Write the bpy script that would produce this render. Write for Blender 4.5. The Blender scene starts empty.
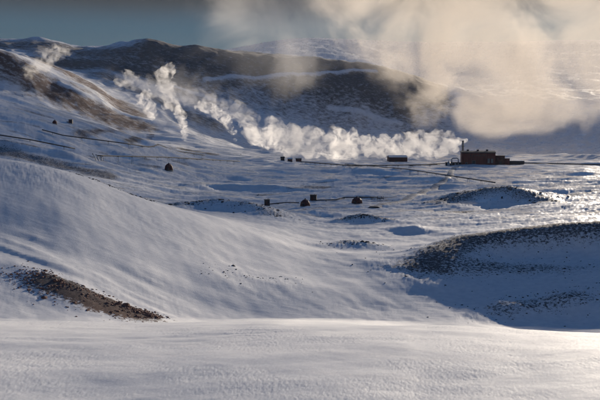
import bpy, bmesh, math, random
import numpy as np
from mathutils import Vector, Matrix, noise as mnoise

random.seed(7)
rng = np.random.default_rng(11)
scene = bpy.context.scene
COL = scene.collection

# ---------------------------------------------------------------- camera model
F = 824.0                                   # focal length in photo pixels (600 wide)
HORIZON = 139.0
PITCH = math.atan((200.0 - HORIZON) / F)
SUN_AZ, SUN_EL = math.radians(26.0), math.radians(11.0)   # to the right of the view, low

def ray(px, row):
    x = (px - 300.0) / F
    y = (200.0 - row) / F
    dx = x
    dy = math.cos(PITCH) + y * math.sin(PITCH)
    dz = -math.sin(PITCH) + y * math.cos(PITCH)
    return dx, dy, dz

def tan_of(px, row):
    dx, dy, dz = ray(px, row)
    return dz / math.hypot(dx, dy)

def az_of(px, row=139.0):
    dx, dy, dz = ray(px, row)
    return math.atan2(dx, dy)

# ---------------------------------------------------------------- noise
_perm = rng.permutation(256)
_perm = np.concatenate([_perm, _perm, _perm])
_g = rng.uniform(0, 2 * np.pi, 256)
_gx, _gy = np.cos(_g), np.sin(_g)

def perlin(x, y):
    xi = np.floor(x).astype(np.int64); yi = np.floor(y).astype(np.int64)
    xf = x - xi; yf = y - yi
    u = xf * xf * xf * (xf * (xf * 6 - 15) + 10)
    v = yf * yf * yf * (yf * (yf * 6 - 15) + 10)
    xi &= 255; yi &= 255
    def gr(ix, iy, fx, fy):
        h = _perm[_perm[ix & 255] + (iy & 255)]
        return _gx[h] * fx + _gy[h] * fy
    a = gr(xi, yi, xf, yf); b = gr(xi + 1, yi, xf - 1, yf)
    c = gr(xi, yi + 1, xf, yf - 1); d = gr(xi + 1, yi + 1, xf - 1, yf - 1)
    return 1.4 * ((a + (b - a) * u) * (1 - v) + (c + (d - c) * u) * v)

def fbm(x, y, octaves=4, gain=0.5, lac=2.03):
    s = np.zeros_like(x); a = 1.0
    for k in range(octaves):
        s += a * perlin(x + 17.3 * k, y - 9.1 * k)
        x = x * lac; y = y * lac; a *= gain
    return s

def ridged(x, y, octaves=4, gain=0.5, lac=2.07):
    s = np.zeros_like(x); a = 1.0
    for k in range(octaves):
        s += a * (1.0 - 2.0 * np.abs(perlin(x + 31.7 * k, y + 5.9 * k)))
        x = x * lac; y = y * lac; a *= gain
    return s

def sstep(a, b, x):
    t = np.clip((x - a) / (b - a), 0, 1)
    return t * t * (3 - 2 * t)

def pchip_slopes(xs, ys):
    # xs, ys: (..., K)
    h = np.diff(xs, axis=-1)
    dl = np.diff(ys, axis=-1) / h
    m = np.zeros_like(ys)
    h0, h1 = h[..., :-1], h[..., 1:]
    d0, d1 = dl[..., :-1], dl[..., 1:]
    w1 = 2 * h1 + h0; w2 = h1 + 2 * h0
    with np.errstate(divide='ignore', invalid='ignore'):
        mm = (w1 + w2) / (w1 / d0 + w2 / d1)
    mm = np.where(d0 * d1 > 0, mm, 0.0)
    m[..., 1:-1] = mm
    m[..., 0] = dl[..., 0]; m[..., -1] = dl[..., -1]
    return m

def pchip1(xs, ys, x):
    xs = np.asarray(xs, float); ys = np.asarray(ys, float)
    m = pchip_slopes(xs, ys)
    x = np.clip(x, xs[0], xs[-1])
    i = np.clip(np.searchsorted(xs, x, side='right') - 1, 0, len(xs) - 2)
    h = xs[i + 1] - xs[i]; t = (x - xs[i]) / h
    return ((2 * t**3 - 3 * t**2 + 1) * ys[i] + (t**3 - 2 * t**2 + t) * h * m[i]
            + (-2 * t**3 + 3 * t**2) * ys[i + 1] + (t**3 - t**2) * h * m[i + 1])

# ---------------------------------------------------------------- terrain table: rows of the photo at given distances
PX = [-250, 0, 60, 130, 200, 260, 330, 420, 520, 600, 850]
CREST_D = 46.0
LAYERS = [  # (distances, rows) by column
 ([85]*11, [372]*11),
 ([168,178,182,192,205,216,224,230,236,237,233], [324,324,324,324,324,324,324,326,330,334,336]),
 ([215,226,230,238,247,255,264,275,283,284,279], [250,255,258,266,277,283,285,287,285,280,276]),
 ([300,310,313,320,336,360,400,420,420,420,420], [138,163,174,197,213,225,231,229,229,228,226]),
 ([420,430,430,450,480,500,520,520,520,520,520], [150,180,188,206,212,214,213,213,213,212,212]),
 ([700]*11, [150,163,173,188,193,194,194,194,194,194,194]),
 ([950]*11, [70,122,138,160,177,180,180,180,180,180,180]),
 ([1150]*11,[40,92,110,135,160,171,172.5,172.5,172.5,172.5,172]),
 ([1850,1850,1850,1800,1700,1620,1600,1600,1600,1600,1600],[48,99,115,139,150,158,163,163.5,163.5,163.5,163]),
 ([2090,2090,2090,2090,2130,2200,2200,2200,2200,2200,2200],[30,52,75,113,134,148,154,157,157.5,157.5,157]),
 ([2700]*11,[40,58,68,88,108,126,141,150,152,152,151]),
 ([3300]*11,[38,43,46,46.5,46,51.5,63,82,98,104,110]),
 ([4300]*11,[50,55,58,58,58,62,72,92,88,88,90]),
 ([9000]*11,[54,52,50,54,52,45,37.5,41.5,41,40,40]),
 ([14000]*11,[70]*11),
 ([30000]*11,[112]*11),
]
AZ = np.array([az_of(p) for p in PX])
# finer skyline shapes at 4000 m and the nearest crest
SKY_PX  = [-250, 0, 22, 35, 60, 78, 95, 110, 135, 155, 175, 200, 240, 265, 290, 330, 352, 375, 420, 520, 600, 850]
SKY_ROW = [38, 43.5, 43.5, 42, 45, 48.5, 50, 48.5, 45.5, 44, 46, 46, 50.5, 55, 58, 63, 66, 70.5, 82, 98, 104, 110]
FAR_PX  = [-250, 0, 70, 95, 120, 150, 200, 230, 265, 290, 315, 345, 400, 430, 520, 600, 850]
FAR_ROW = [54, 52, 48, 46, 46.5, 52, 52, 49, 42.5, 39, 38, 39, 41.5, 42, 41, 40, 42]
CREST_PX  = [-250, 0, 200, 350, 400, 430, 480, 520, 600, 850]
CREST_ROW = [322, 323, 322, 322.5, 325, 327, 329, 331, 333.5, 337]

def layer_values(az):
    D = np.empty(az.shape + (len(LAYERS),)); T = np.empty_like(D)
    for k, (d, r) in enumerate(LAYERS):
        D[..., k] = pchip1(AZ, d, az)
        if k == 11:
            T[..., k] = pchip1([az_of(p) for p in SKY_PX], [tan_of(p, q) for p, q in zip(SKY_PX, SKY_ROW)], az)
        elif k == 13:
            T[..., k] = pchip1([az_of(p) for p in FAR_PX], [tan_of(p, q) for p, q in zip(FAR_PX, FAR_ROW)], az)
        else:
            T[..., k] = pchip1(AZ, [tan_of(p, q) for p, q in zip(PX, r)], az)
    return D, T

def base_height(az, d):
    """smooth large-scale height; az and d are arrays of the same 1-D shape"""
    az = np.clip(np.abs(az) * np.sign(az), AZ[0], AZ[-1])
    tc = -pchip1([az_of(p) for p in CREST_PX], [tan_of(p, q) for p, q in zip(CREST_PX, CREST_ROW)], az)
    h0 = .75 * tc * CREST_D; c4 = tc / (4 * CREST_D**3)      # nearly level, then rolling over at the crest
    znear = -h0 - c4 * d**4
    D, T = layer_values(az)
    D = np.concatenate([np.full(az.shape + (1,), 60.0), D], -1)
    t60 = (-h0 - c4 * 60.0**4) / 60.0
    T = np.concatenate([t60[..., None], T], -1)
    L = np.log(D)
    M = pchip_slopes(L, T)
    # slope at the junction with the near parabola: dt/dlogd = d * d(z/d)/dd = 2/d - b*d
    M[..., 0] = h0 / 60 - 3 * c4 * 60.0**3
    l = np.clip(np.log(np.maximum(d, 60.0)), None, L[..., -1])
    i = np.clip((L <= l[..., None]).sum(-1) - 1, 0, L.shape[-1] - 2)
    tk = lambda A, j: np.take_along_axis(A, j[..., None], -1)[..., 0]
    x0, x1 = tk(L, i), tk(L, i + 1); h = x1 - x0; t = (l - x0) / h
    tt = ((2*t**3 - 3*t**2 + 1) * tk(T, i) + (t**3 - 2*t**2 + t) * h * tk(M, i)
          + (-2*t**3 + 3*t**2) * tk(T, i + 1) + (t**3 - t**2) * h * tk(M, i + 1))
    return np.where(d < 60.0, znear, tt * d)

def xy_at(px, d):
    a = az_of(px, 200.0)
    return d * math.sin(a), d * math.cos(a)

def along(pts, x, y, ys=1.0):
    """distance to a polyline of (x, y, value): distance, value there, signed y offset"""
    best = np.full(x.shape, 1e9); val = np.zeros(x.shape); off = np.zeros(x.shape)
    for (ax, ay, av), (bx, by, bv) in zip(pts[:-1], pts[1:]):
        vx, vy = bx - ax, (by - ay) * ys
        t = np.clip(((x - ax) * vx + (y - ay) * ys * vy) / (vx * vx + vy * vy + 1e-9), 0, 1)
        ex = x - ax - t * vx; ey = (y - ay) * ys - t * vy
        q = np.hypot(ex, ey)
        m = q < best
        best = np.where(m, q, best); val = np.where(m, av + (bv - av) * t, val); off = np.where(m, ey, off)
    return best, val, off

# mounds: points (photo column, distance, height), front width, back width, bare ground, roughness
MOUNDS = [
 ([(424,288,1),(433,302,3.6),(448,317,7.0),(474,329,9.4),(520,337,10.6),(560,341,10.8),(620,342,10.2),(700,340,9),(850,335,7)], 17, 26, .66, .5),
 ([(440,286,.8),(462,298,1.6),(500,303,1.8),(545,303,1.5),(600,300,1)], 14, 16, .54, .4),
 ([(490,250,.8),(515,256,2.6),(545,261,2.2),(575,266,2.2),(592,270,1)], 10, 13, .52, .55),
 ([(440,590,3),(462,606,8),(486,616,10.5),(510,616,11),(528,606,7),(550,590,1)], 26, 32, .60, .45),
 ([(168,468,1.5),(190,478,5),(215,480,8),(245,470,8),(262,456,6),(278,440,1)], 13, 26, .50, .6),
 ([(342,455,1.5),(360,462,4.2),(372,460,3.8),(388,455,1.5)], 7, 8, .58, .8),
 ([(326,345,.6),(350,352,2.0),(365,350,1.8),(382,345,.8)], 8, 8, .52, .6),
 ([(222,252,.3),(250,258,.6),(292,262,.5)], 9, 9, .36, .4),
 ([(388,408,.6),(400,411,2.2),(414,412,2.8),(432,408,.8)], 8, 14, .3, .3),
 ([(74,326,0.2),(95,332,.7),(120,338,.9),(148,342,.5)], 9, 8, .58, .6),
 ([(26,(274,),.3),(42,(280,),.8),(65,(288,),.9),(95,(300,),1.0),(125,(310,),1.0),(148,(317,),.8),(168,(322,),.3)], 10, 5, 1.5, .3),
 ([(300,500,2.0),(318,506,3.0),(338,500,1.5)], 12, 12, .15, .3),
 ([(540,520,.5),(580,540,2.2),(640,540,2.4),(760,540,3.0)], 26, 40, .2, .2),
 ([(540,740,.4),(590,780,1.8),(640,780,2.2)], 30, 50, .3, .2),
 ([(60,(177,),1),(110,(176,),4),(180,(175,),5),(250,(177,),1)], 13, 60, .12, .0),
 ([(140,(191,),1),(200,(189,),4.5),(270,(190,),4),(340,(191,),1)], 11, 45, .10, .0),
 ([(262,(172,),1),(320,(171.5,),4),(400,(173,),4),(430,(174,),1)], 14, 60, .12, .0),
 ([(320,(182,),1),(370,(181,),4.5),(425,(182,),2)], 11, 45, .10, .0),
 ([(-60,(136,),4),(0,(147,),5),(60,(159,),5),(110,(168,),3),(150,(174,),.5)], 11, 45, .40, .1),
 ([(30,(130,),2),(70,(133,),4),(120,(143,),4),(180,(155,),2)], 12, 55, .25, .0),
 ([(520,(176,),.4),(560,(174,),1.6),(640,(175,),2)], 15, 60, .15, .0),
]
def base_dist(px, row):
    """distance at which the smooth ground is seen at a photo pixel"""
    az, t = az_of(px, row), tan_of(px, row)
    ds = np.geomspace(70, 1500, 1500)
    h = base_height(np.full(ds.shape, az), ds)
    i = np.nonzero(h >= t * ds)[0]
    return float(ds[i[0]]) if len(i) else 400.0
SCREE_AT = [i for i, q in enumerate(MOUNDS) if q[3] > 1.2][0]
MOUNDS_W = [([xy_at(p, base_dist(p, d[0]) if isinstance(d, tuple) else d) + (h,) for p, d, h in pts], wf, wb, br, ro) for pts, wf, wb, br, ro in MOUNDS]

def mounds(x, y):
    z = np.zeros_like(x); bare = np.zeros_like(x); rough = np.zeros_like(x)
    for pts, wf, wb, br, ro in MOUNDS_W:
        R = 3.2 * max(wf, wb)
        xs = [p[0] for p in pts]; ys = [p[1] for p in pts]
        m = (x > min(xs) - R) & (x < max(xs) + R) & (y > min(ys) - R) & (y < max(ys) + R)
        if not m.any():
            continue
        xm, ym = x[m], y[m]
        wob = (0.28 if ro > 0 else 0.0) * min(wf, wb) * fbm(xm / (wf * 1.7), ym / (wf * 1.7), 3)
        q, h, off = along(pts, xm, ym)
        q = np.maximum(q + wob * sstep(0, wf, q), 0)
        s = sstep(-1.0, 1.0, off / (np.abs(q) + 3.0))
        w = wf * (1 - s) + wb * s
        g = np.exp(-(q / w) ** 2 * 1.1)
        z[m] += h * g
        mk = np.exp(-(q / (w * (1.05 - 0.45 * s))) ** 2.6) * np.clip(h / 1.5, 0, 1)
        bare[m] = np.maximum(bare[m], br * mk)
        rough[m] = np.maximum(rough[m], ro * mk)
    return z, bare, rough

# bare bands on the mountainsides: photo points, half width in metres, depth squeeze, strength
BANDS = [
 ([(-40,48),(0,60),(40,82),(85,104),(120,119),(142,127)], 58, .60, .86),
 ([(-40,84),(0,86),(30,98),(62,112),(90,124)], 26, .40, .45),
 ([(40,60),(70,72),(95,88),(115,101),(135,113)], 60, .6, .84),
 ([(68,64),(110,65),(150,73),(185,86)], 80, .5, .9),
 ([(150,47),(200,50),(245,54),(300,62),(372,73),(430,84)], 80, .22, .92),
 ([(215,66),(280,70),(330,74),(375,78),(440,90)], 70, .2, .66),
 ([(80,134),(110,131.5),(150,135)], 14, .5, .68),
 ([(-10,150),(30,158),(60,166),(110,176)], 12, .4, .64),
 ([(130,141),(180,148),(215,155)], 12, .4, .80),
 ([(200,100),(250,96),(300,104),(330,116)], 60, .3, .62),
 ([(300,92),(350,98),(400,112),(440,125)], 80, .25, .55),
 ([(440,128),(500,122),(600,118)], 60, .2, .35),
]
BANDS += [([(88,53),(130,52),(170,54),(215,60)], 60, .25, .84), ([(185,58),(250,64),(310,70),(385,79)], 70, .2, .90), ([(105,74),(150,96),(205,120)], 75, .5, .78), ([(-20,44),(30,43.5),(70,50)], 60, .2, .8), ([(60,88),(90,106),(120,122)], 12, .5, .6)]
BENCHES = [[(205,79.5),(250,77.5),(300,74.5),(345,71.5),(376,71)],
           [(172,86),(190,92),(215,100),(235,104)], [(62,84),(85,95),(112,107),(150,121)], [(330,108),(365,113),(400,123)]]
BENCHES_W = []
BANDS_W = []

def far_noise(x, y, d):
    w = sstep(1250, 2300, d) * (1 - 0.75 * sstep(7000, 9000, d))
    z = w * (15 * ridged(x / 620 + 3.1, y / 900, 4, .5) + 7 * fbm(x / 130, y / 170, 3))
    w2 = sstep(480, 700, d) * (1 - sstep(1500, 2300, d))
    z += w2 * (4.4 * fbm(x / 210, y / 100, 3) + 1.6 * fbm(x / 48, y / 34, 3))
    return z - 6 * w

def height_parts(x, y, detail=True):
    d = np.hypot(x, y); az = np.arctan2(x, y)
    z = base_height(az, d)
    mz, bare, rough = mounds(x, y)
    z = z + mz + far_noise(x, y, d)
    # snow drifts of the middle ground
    w = sstep(75, 140, d) * (1 - sstep(520, 800, d))
    z = z + w * (1.15 * fbm(x / 70 + 5, y / 48, 3) + .12 * fbm((x + .5 * y) / 7, (y - .5 * x) / 16, 2))
    return z, bare, rough, d, az

def height(x, y):
    return height_parts(np.atleast_1d(np.asarray(x, float)), np.atleast_1d(np.asarray(y, float)))[0]

_ds = np.concatenate([np.geomspace(9, 60, 120), np.geomspace(60.5, 16000, 2600)])
def ground(px, row, dmin=10.0):
    """the point of the terrain seen at a photo pixel"""
    dx, dy, dz = ray(px, row)
    hyp = math.hypot(dx, dy); t = dz / hyp
    ds = _ds[_ds >= dmin]
    x = ds * dx / hyp; y = ds * dy / hyp
    h = height(x, y)
    below = np.nonzero(h >= t * ds)[0]
    if len(below) == 0:
        return None
    i = below[0]
    if i == 0:
        return Vector((x[0], y[0], h[0]))
    f0, f1 = t * ds[i-1] - h[i-1], t * ds[i] - h[i]
    s = f0 / (f0 - f1 + 1e-12)
    X = x[i-1] + s * (x[i] - x[i-1]); Y = y[i-1] + s * (y[i] - y[i-1])
    return Vector((X, Y, float(height(X, Y)[0])))

def zat(x, y):
    return float(height(x, y)[0])

for pts, w, sq, st in BANDS:
    P = []
    for p, r in pts:
        q = ground(p, r, 500.0)
        if q is not None:
            P.append((q.x, q.y, st))
    if len(P) > 1:
        BANDS_W.append((P, w, sq))

for pts in BENCHES:
    P = [ground(p, r, 900.0) for p, r in pts]
    P = [(q.x, q.y, 1.0) for q in P if q is not None]
    if len(P) > 1: BENCHES_W.append(P)

# ---------------------------------------------------------------- object helpers
def tag(o, label=None, cat=None, group=None, kind=None):
    if label: o['label'] = label
    if cat: o['category'] = cat
    if group: o['group'] = group
    if kind: o['kind'] = kind
    return o

def mesh_obj(name, verts, faces, mat, parent=None, smooth=False):
    me = bpy.data.meshes.new(name)
    me.from_pydata([tuple(v) for v in verts], [], faces)
    if smooth:
        me.polygons.foreach_set('use_smooth', [True] * len(me.polygons))
    me.update()
    o = bpy.data.objects.new(name, me); COL.objects.link(o)
    if mat: me.materials.append(mat)
    if parent: o.parent = parent
    return o

def bm_obj(name, bm, mat, parent=None, smooth=False):
    me = bpy.data.meshes.new(name)
    bmesh.ops.recalc_face_normals(bm, faces=bm.faces)
    bm.to_mesh(me); bm.free()
    if smooth:
        me.polygons.foreach_set('use_smooth', [True] * len(me.polygons))
    o = bpy.data.objects.new(name, me); COL.objects.link(o)
    if mat: me.materials.append(mat)
    if parent: o.parent = parent
    return o

def empty(name, loc, rz=0.0):
    o = bpy.data.objects.new(name, None); COL.objects.link(o)
    o.location = loc; o.rotation_euler = (0, 0, rz)
    o.empty_display_size = 1.0
    return o

# ---------------------------------------------------------------- materials
def new_mat(name):
    m = bpy.data.materials.new(name); m.use_nodes = True
    nt = m.node_tree; nt.nodes.clear()
    out = nt.nodes.new('ShaderNodeOutputMaterial')
    return m, nt, out

def N(nt, kind, **kw):
    n = nt.nodes.new(kind)
    for k, v in kw.items():
        if k in n.inputs: n.inputs[k].default_value = v
        else: setattr(n, k, v)
    return n

def simple_mat(name, col, rough=.6, var=.25, scale=1.0, metallic=0.0, bump=.2):
    m, nt, out = new_mat(name)
    b = N(nt, 'ShaderNodeBsdfPrincipled', Roughness=rough, Metallic=metallic)
    tc = N(nt, 'ShaderNodeTexCoord')
    n = N(nt, 'ShaderNodeTexNoise', Scale=scale, Detail=5.0)
    nt.links.new(tc.outputs['Object'], n.inputs['Vector'])
    r = N(nt, 'ShaderNodeValToRGB')
    r.color_ramp.elements[0].position = .3; r.color_ramp.elements[1].position = .7
    r.color_ramp.elements[0].color = tuple(c * (1 - var) for c in col) + (1,)
    r.color_ramp.elements[1].color = tuple(min(1, c * (1 + var)) for c in col) + (1,)
    nt.links.new(n.outputs['Fac'], r.inputs['Fac'])
    nt.links.new(r.outputs['Color'], b.inputs['Base Color'])
    if bump:
        bp = N(nt, 'ShaderNodeBump', Strength=bump, Distance=.05)
        nt.links.new(n.outputs['Fac'], bp.inputs['Height'])
        nt.links.new(bp.outputs['Normal'], b.inputs['Normal'])
    nt.links.new(b.outputs['BSDF'], out.inputs['Surface'])
    return m

def clad_mat(name, col, period, rough=.55):
    """profiled metal cladding: upright ribs and faint rust streaks"""
    m, nt, out = new_mat(name)
    b = N(nt, 'ShaderNodeBsdfPrincipled', Roughness=rough)
    tc = N(nt, 'ShaderNodeTexCoord')
    sp = N(nt, 'ShaderNodeSeparateXYZ'); nt.links.new(tc.outputs['Object'], sp.inputs[0])
    ad = N(nt, 'ShaderNodeMath', operation='ADD'); nt.links.new(sp.outputs[0], ad.inputs[0]); nt.links.new(sp.outputs[1], ad.inputs[1])
    mu = N(nt, 'ShaderNodeMath', operation='MULTIPLY'); nt.links.new(ad.outputs[0], mu.inputs[0]); mu.inputs[1].default_value = 2 * math.pi / period
    sn = N(nt, 'ShaderNodeMath', operation='SINE'); nt.links.new(mu.outputs[0], sn.inputs[0])
    bp = N(nt, 'ShaderNodeBump', Strength=.6, Distance=.08); nt.links.new(sn.outputs[0], bp.inputs['Height'])
    mp = N(nt, 'ShaderNodeMapping'); mp.inputs['Scale'].default_value = (.5, .5, .06)
    nt.links.new(tc.outputs['Object'], mp.inputs['Vector'])
    n = N(nt, 'ShaderNodeTexNoise', Scale=1.0, Detail=6.0); nt.links.new(mp.outputs[0], n.inputs['Vector'])
    r = N(nt, 'ShaderNodeValToRGB')
    r.color_ramp.elements[0].position = .35; r.color_ramp.elements[1].position = .68
    r.color_ramp.elements[0].color = tuple(c * .72 for c in col) + (1,)
    r.color_ramp.elements[1].color = tuple(c * 1.3 for c in col) + (1,)
    nt.links.new(n.outputs['Fac'], r.inputs['Fac'])
    nt.links.new(r.outputs['Color'], b.inputs['Base Color'])
    nt.links.new(bp.outputs['Normal'], b.inputs['Normal'])
    nt.links.new(b.outputs['BSDF'], out.inputs['Surface'])
    return m

def ground_mat():
    m, nt, out = new_mat('snow_and_bare_ground')
    L = nt.links.new
    geo = N(nt, 'ShaderNodeNewGeometry')
    at = N(nt, 'ShaderNodeAttribute', attribute_name='bare')
    atf = N(nt, 'ShaderNodeAttribute', attribute_name='reach')      # grain size of the pattern, metres
    atc = N(nt, 'ShaderNodeAttribute', attribute_name='crust')
    def scaled_noise(scales, detail, rough, stretch=None):
        """noise at three fixed sizes, handed over with distance from the viewpoint hill"""
        outs = []
        for sc in scales:
            n = N(nt, 'ShaderNodeTexNoise', Scale=sc, Detail=detail, Roughness=rough)
            if stretch:
                mp = N(nt, 'ShaderNodeMapping'); mp.inputs['Rotation'].default_value = (0, 0, math.radians(-20)); mp.inputs['Scale'].default_value = stretch
                L(geo.outputs['Position'], mp.inputs['Vector']); L(mp.outputs[0], n.inputs['Vector'])
            else:
                L(geo.outputs['Position'], n.inputs['Vector'])
            outs.append(n.outputs['Fac'])
        m1 = N(nt, 'ShaderNodeMix', data_type='FLOAT'); L(atm.outputs['Fac'], m1.inputs['Factor']); L(outs[0], m1.inputs['A']); L(outs[1], m1.inputs['B'])
        m2 = N(nt, 'ShaderNodeMix', data_type='FLOAT'); L(atd.outputs['Fac'], m2.inputs['Factor']); L(m1.outputs['Result'], m2.inputs['A']); L(outs[2], m2.inputs['B'])
        return m2.outputs['Result']
    atd = N(nt, 'ShaderNodeAttribute', attribute_name='far')
    atm = N(nt, 'ShaderNodeAttribute', attribute_name='middle')
    # bare mask with ragged edge
    n1 = N(nt, 'ShaderNodeTexNoise', Scale=.9, Detail=8.0, Roughness=.72); L(geo.outputs['Position'], n1.inputs['Vector'])
    n2 = N(nt, 'ShaderNodeTexNoise', Scale=.07, Detail=9.0, Roughness=.78); mpf = N(nt, 'ShaderNodeMapping'); mpf.inputs['Rotation'].default_value = (0, 0, math.radians(38)); mpf.inputs['Scale'].default_value = (.75, 1.0, .8); L(geo.outputs['Position'], mpf.inputs['Vector']); L(mpf.outputs[0], n2.inputs['Vector'])
    mx = N(nt, 'ShaderNodeMix', data_type='FLOAT')
    L(atd.outputs['Fac'], mx.inputs['Factor']); L(n1.outputs['Fac'], mx.inputs['A']); L(n2.outputs['Fac'], mx.inputs['B'])
    th = N(nt, 'ShaderNodeMath', operation='MULTIPLY_ADD'); th.inputs[1].default_value = -.62; th.inputs[2].default_value = .80
    L(at.outputs['Fac'], th.inputs[0])
    sub = N(nt, 'ShaderNodeMath', operation='SUBTRACT'); L(mx.outputs['Result'], sub.inputs[0]); L(th.outputs[0], sub.inputs[1])
    mr = N(nt, 'ShaderNodeMapRange'); mr.inputs['From Min'].default_value = -.02
    fm = N(nt, 'ShaderNodeMath', operation='MULTIPLY_ADD'); L(atd.outputs['Fac'], fm.inputs[0]); fm.inputs[1].default_value = .13; fm.inputs[2].default_value = .10
    L(fm.outputs[0], mr.inputs['From Max'])
    L(sub.outputs[0], mr.inputs['Value'])
    # colours
    nc = N(nt, 'ShaderNodeTexNoise', Scale=2.4, Detail=8.0, Roughness=.74); L(geo.outputs['Position'], nc.inputs['Vector'])
    atb = N(nt, 'ShaderNodeAttribute', attribute_name='brown')
    rk = N(nt, 'ShaderNodeValToRGB')
    rk.color_ramp.elements[0].position = .3; rk.color_ramp.elements[1].position = .72
    rk.color_ramp.elements[0].color = (.038, .038, .042, 1); rk.color_ramp.elements[1].color = (.19, .185, .19, 1)
    L(nc.outputs['Fac'], rk.inputs['Fac'])
    rb = N(nt, 'ShaderNodeValToRGB')
    rb.color_ramp.elements[0].position = .3; rb.color_ramp.elements[1].position = .72
    rb.color_ramp.elements[0].color = (.055, .027, .019, 1); rb.color_ramp.elements[1].color = (.22, .115, .082, 1)
    L(nc.outputs['Fac'], rb.inputs['Fac'])
    mrock = N(nt, 'ShaderNodeMix', data_type='RGBA'); L(atb.outputs['Fac'], mrock.inputs['Factor'])
    L(rk.outputs['Color'], mrock.inputs['A']); L(rb.outputs['Color'], mrock.inputs['B'])
    rs = N(nt, 'ShaderNodeValToRGB')
    rs.color_ramp.elements[0].position = .25; rs.color_ramp.elements[1].position = .75
    rs.color_ramp.elements[0].color = (.70, .715, .75, 1); rs.color_ramp.elements[1].color = (.86, .86, .87, 1)
    L(scaled_noise((14, .5, .05), 4.0, .55), rs.inputs['Fac'])
    mc = N(nt, 'ShaderNodeMix', data_type='RGBA'); L(mr.outputs['Result'], mc.inputs['Factor'])
    L(rs.outputs['Color'], mc.inputs['A']); L(mrock.outputs['Result'], mc.inputs['B'])
    # roughness: wind crust is glossier
    rr = N(nt, 'ShaderNodeMapRange'); rr.inputs['To Min'].default_value = .70; rr.inputs['To Max'].default_value = .2
    L(atc.outputs['Fac'], rr.inputs['Value'])
    rmx = N(nt, 'ShaderNodeMix', data_type='FLOAT'); L(mr.outputs['Result'], rmx.inputs['Factor'])
    L(rr.outputs['Result'], rmx.inputs['A']); rmx.inputs['B'].default_value = .9
    # bump: grain + wind streaks
    ad = N(nt, 'ShaderNodeMath', operation='MULTIPLY_ADD'); ad.inputs[1].default_value = .45
    L(scaled_noise((55, 2.0, .22), 3.0, .65), ad.inputs[0]); L(scaled_noise((20, .55, .06), 4.0, .6, (.22, 1, 1)), ad.inputs[2])
    ad2 = N(nt, 'ShaderNodeMath', operation='MULTIPLY_ADD'); nf = N(nt, 'ShaderNodeMath', operation='MULTIPLY_ADD'); L(atd.outputs['Fac'], nf.inputs[0]); nf.inputs[1].default_value = -.88; nf.inputs[2].default_value = 1.0; nr = N(nt, 'ShaderNodeMath', operation='MULTIPLY'); L(nf.outputs[0], nr.inputs[0]); L(nc.outputs['Fac'], nr.inputs[1]); L(mr.outputs['Result'], ad2.inputs[0]); L(nr.outputs[0], ad2.inputs[1]); L(ad.outputs[0], ad2.inputs[2])
    dist = N(nt, 'ShaderNodeMath', operation='MULTIPLY'); L(atf.outputs['Fac'], dist.inputs[0]); dist.inputs[1].default_value = .32
    bs = N(nt, 'ShaderNodeMapRange'); bs.inputs['To Min'].default_value = .46; bs.inputs['To Max'].default_value = .16; L(atc.outputs['Fac'], bs.inputs['Value'])
    bp = N(nt, 'ShaderNodeBump'); L(bs.outputs['Result'], bp.inputs['Strength']); L(ad2.outputs[0], bp.inputs['Height']); L(dist.outputs[0], bp.inputs['Distance'])
    b = N(nt, 'ShaderNodeBsdfPrincipled')
    sl_ = N(nt, 'ShaderNodeMapRange'); sl_.inputs['To Min'].default_value = .18; sl_.inputs['To Max'].default_value = .8; L(atc.outputs['Fac'], sl_.inputs['Value']); L(sl_.outputs['Result'], b.inputs['Specular IOR Level'])
    L(mc.outputs['Result'], b.inputs['Base Color']); L(rmx.outputs['Result'], b.inputs['Roughness']); L(bp.outputs['Normal'], b.inputs['Normal'])
    L(b.outputs['BSDF'], out.inputs['Surface'])
    return m

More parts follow.
